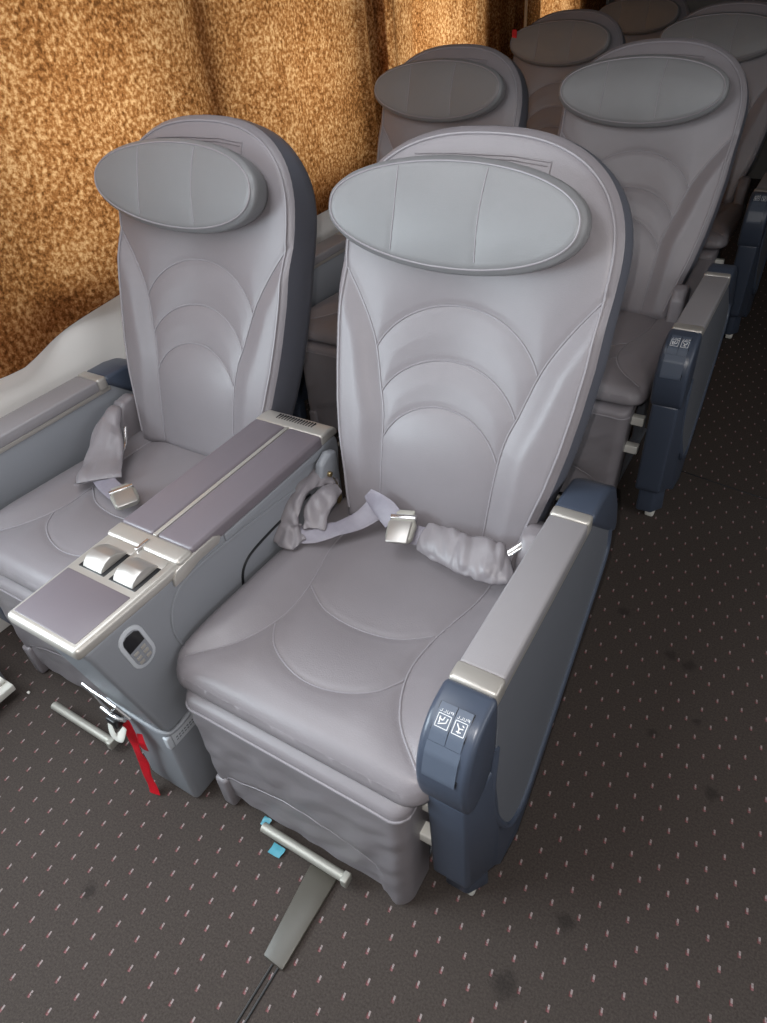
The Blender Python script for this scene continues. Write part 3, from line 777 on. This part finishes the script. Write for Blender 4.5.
rel(buckle(bl, Vector((-.962, .205, .448)), rotm((.45, .85, 0), (.1, -.15, 1))), bl)

# ------------------------------------------------------------------ small things
rt = MB(); o_ = None
red = empty('pull_ribbon', (-.68, -.135, .24), 'red webbing ribbon hanging from the metal latch below the console', 'ribbon')
rel(ribbon([(-.672, -.138, .252), (-.670, -.142, .215), (-.668, -.147, .165), (-.672, -.146, .115), (-.678, -.150, .065), (-.674, -.153, .025), (-.670, -.158, .004)], [.012, .013, .012, .013, .013, .014, .015], .0012, [(.1, -1, .1), (.3, -1, .1), (0, -1, .2), (.3, -1, .2), (.1, -1, .3), (.1, -1, .2), (.1, -1, .3)], name='ribbon_strip', m='red', parent=red), red)
rel(ribbon([(-.650, -.136, .215), (-.644, -.143, .195), (-.650, -.140, .165)], [.008, .010, .008], .001, (.2, -1, 0), name='ribbon_fold', m='red', parent=red), red)
rel(ribbon([(-.694, -.158, .246), (-.690, -.163, .222), (-.676, -.161, .218), (-.662, -.150, .245)], [.006, .011, .011, .005], .0015, (0, -1, .3), name='tag_clip', m='white_plastic', parent=red), red)
lt = empty('latch_linkage', (-.72, -.13, .27), 'bare metal latch rods on the console front above the red ribbon', 'latch')
for nm, pts, r in (('rod', [(-.755, -.142, .316), (-.724, -.145, .317), (-.690, -.146, .318), (-.650, -.150, .322), (-.622, -.148, .302)], .0030),
                   ('rod', [(-.724, -.145, .264), (-.695, -.146, .260), (-.672, -.146, .262), (-.654, -.146, .272)], .0042),
                   ('rod', [(-.735, -.144, .312), (-.712, -.146, .285), (-.690, -.146, .264)], .0024),
                   ('rod', [(-.700, -.146, .264), (-.675, -.148, .292), (-.655, -.150, .318)], .0024)):
    rel(MB().tube(pts, r, 8).build(nm, M['chrome'], lt), lt)
rel(MB().box(-.702, -.676, -.158, -.138, .238, .262, .003).build('latch_block', M['black'], lt), lt)
# cover over the floor track, and the slot running on from it
m = MB().prism([(-.292, -.112), (-.232, -.105), (-.231, -.280), (-.275, -.278)], 'z', 0, .009, .003, 2)
tag(m.build('track_cover', M['cover'], None), 'olive-grey cover strip on the carpet in front of the nearest seat', 'floor cover')
m = MB().tube([(-.254, -.28, .001), (-.254, -1.2, .001)], .0022, 6).tube([(-.242, -.28, .001), (-.242, -1.2, .001)], .0022, 6)
tr = struct('trim_5', m, M['black'])
# litter
def scrap(loc, sz, mt, name, label, cat, seed):
    mb = MB(); n = 7; V = []; Fc = []
    for i in range(n):
        for j in range(n):
            x, y = (i / (n - 1) - .5) * sz[0], (j / (n - 1) - .5) * sz[1]
            z = sz[2] * (.5 + .5 * noise.noise(Vector((x * 60 + seed, y * 60, seed))))
            k = 1 - .35 * abs(noise.noise(Vector((x * 50, y * 50, seed + 4))))
            V.append((loc[0] + x * k, loc[1] + y * k, max(.0006, z)))
    for i in range(n - 1):
        for j in range(n - 1): a = i * n + j; Fc.append((a, a + n, a + n + 1, a + 1))
    mb.raw(V, Fc); g = bmesh.ops.extrude_face_region(mb.bm, geom=mb.bm.faces[:])
    for v in g['geom']:
        if isinstance(v, bmesh.types.BMVert): v.co.z += .0012
    return tag(mb.build(name, M[mt], None, ang=30), label, cat)
scrap((-.366, -.124, 0), (.030, .022, .010), 'blue', 'plastic_scrap', 'larger crumpled pale blue scrap in front of the foot bar of the nearest seat', 'litter', 1)
scrap((-.420, -.090, 0), (.018, .018, .014), 'blue', 'plastic_scrap', 'smaller blue scrap at the left end of the foot bar', 'litter', 8)
cr = MB(); bmesh.ops.create_icosphere(cr.bm, subdivisions=2, radius=.0035, matrix=Matrix.Translation((-1.150, -.125, .003))); cr.wrinkle(.002, 300)
tag(cr.build('crumb', M['crumb']), 'tiny white crumb on the carpet at far lower left near the seat legs', 'crumb')
tg = MB().prism([(-.012, 0), (.012, 0), (.012, .045), (.009, .050), (-.009, .050), (-.012, .045)], 'y', 0, .003, .001, 1)
rtg = tag(tg.build('red_tag', M['red']), 'tiny red tag at the left edge of the third-row window seat back', 'tag')
rtg.location = (-1.268, 3.12, 1.005)
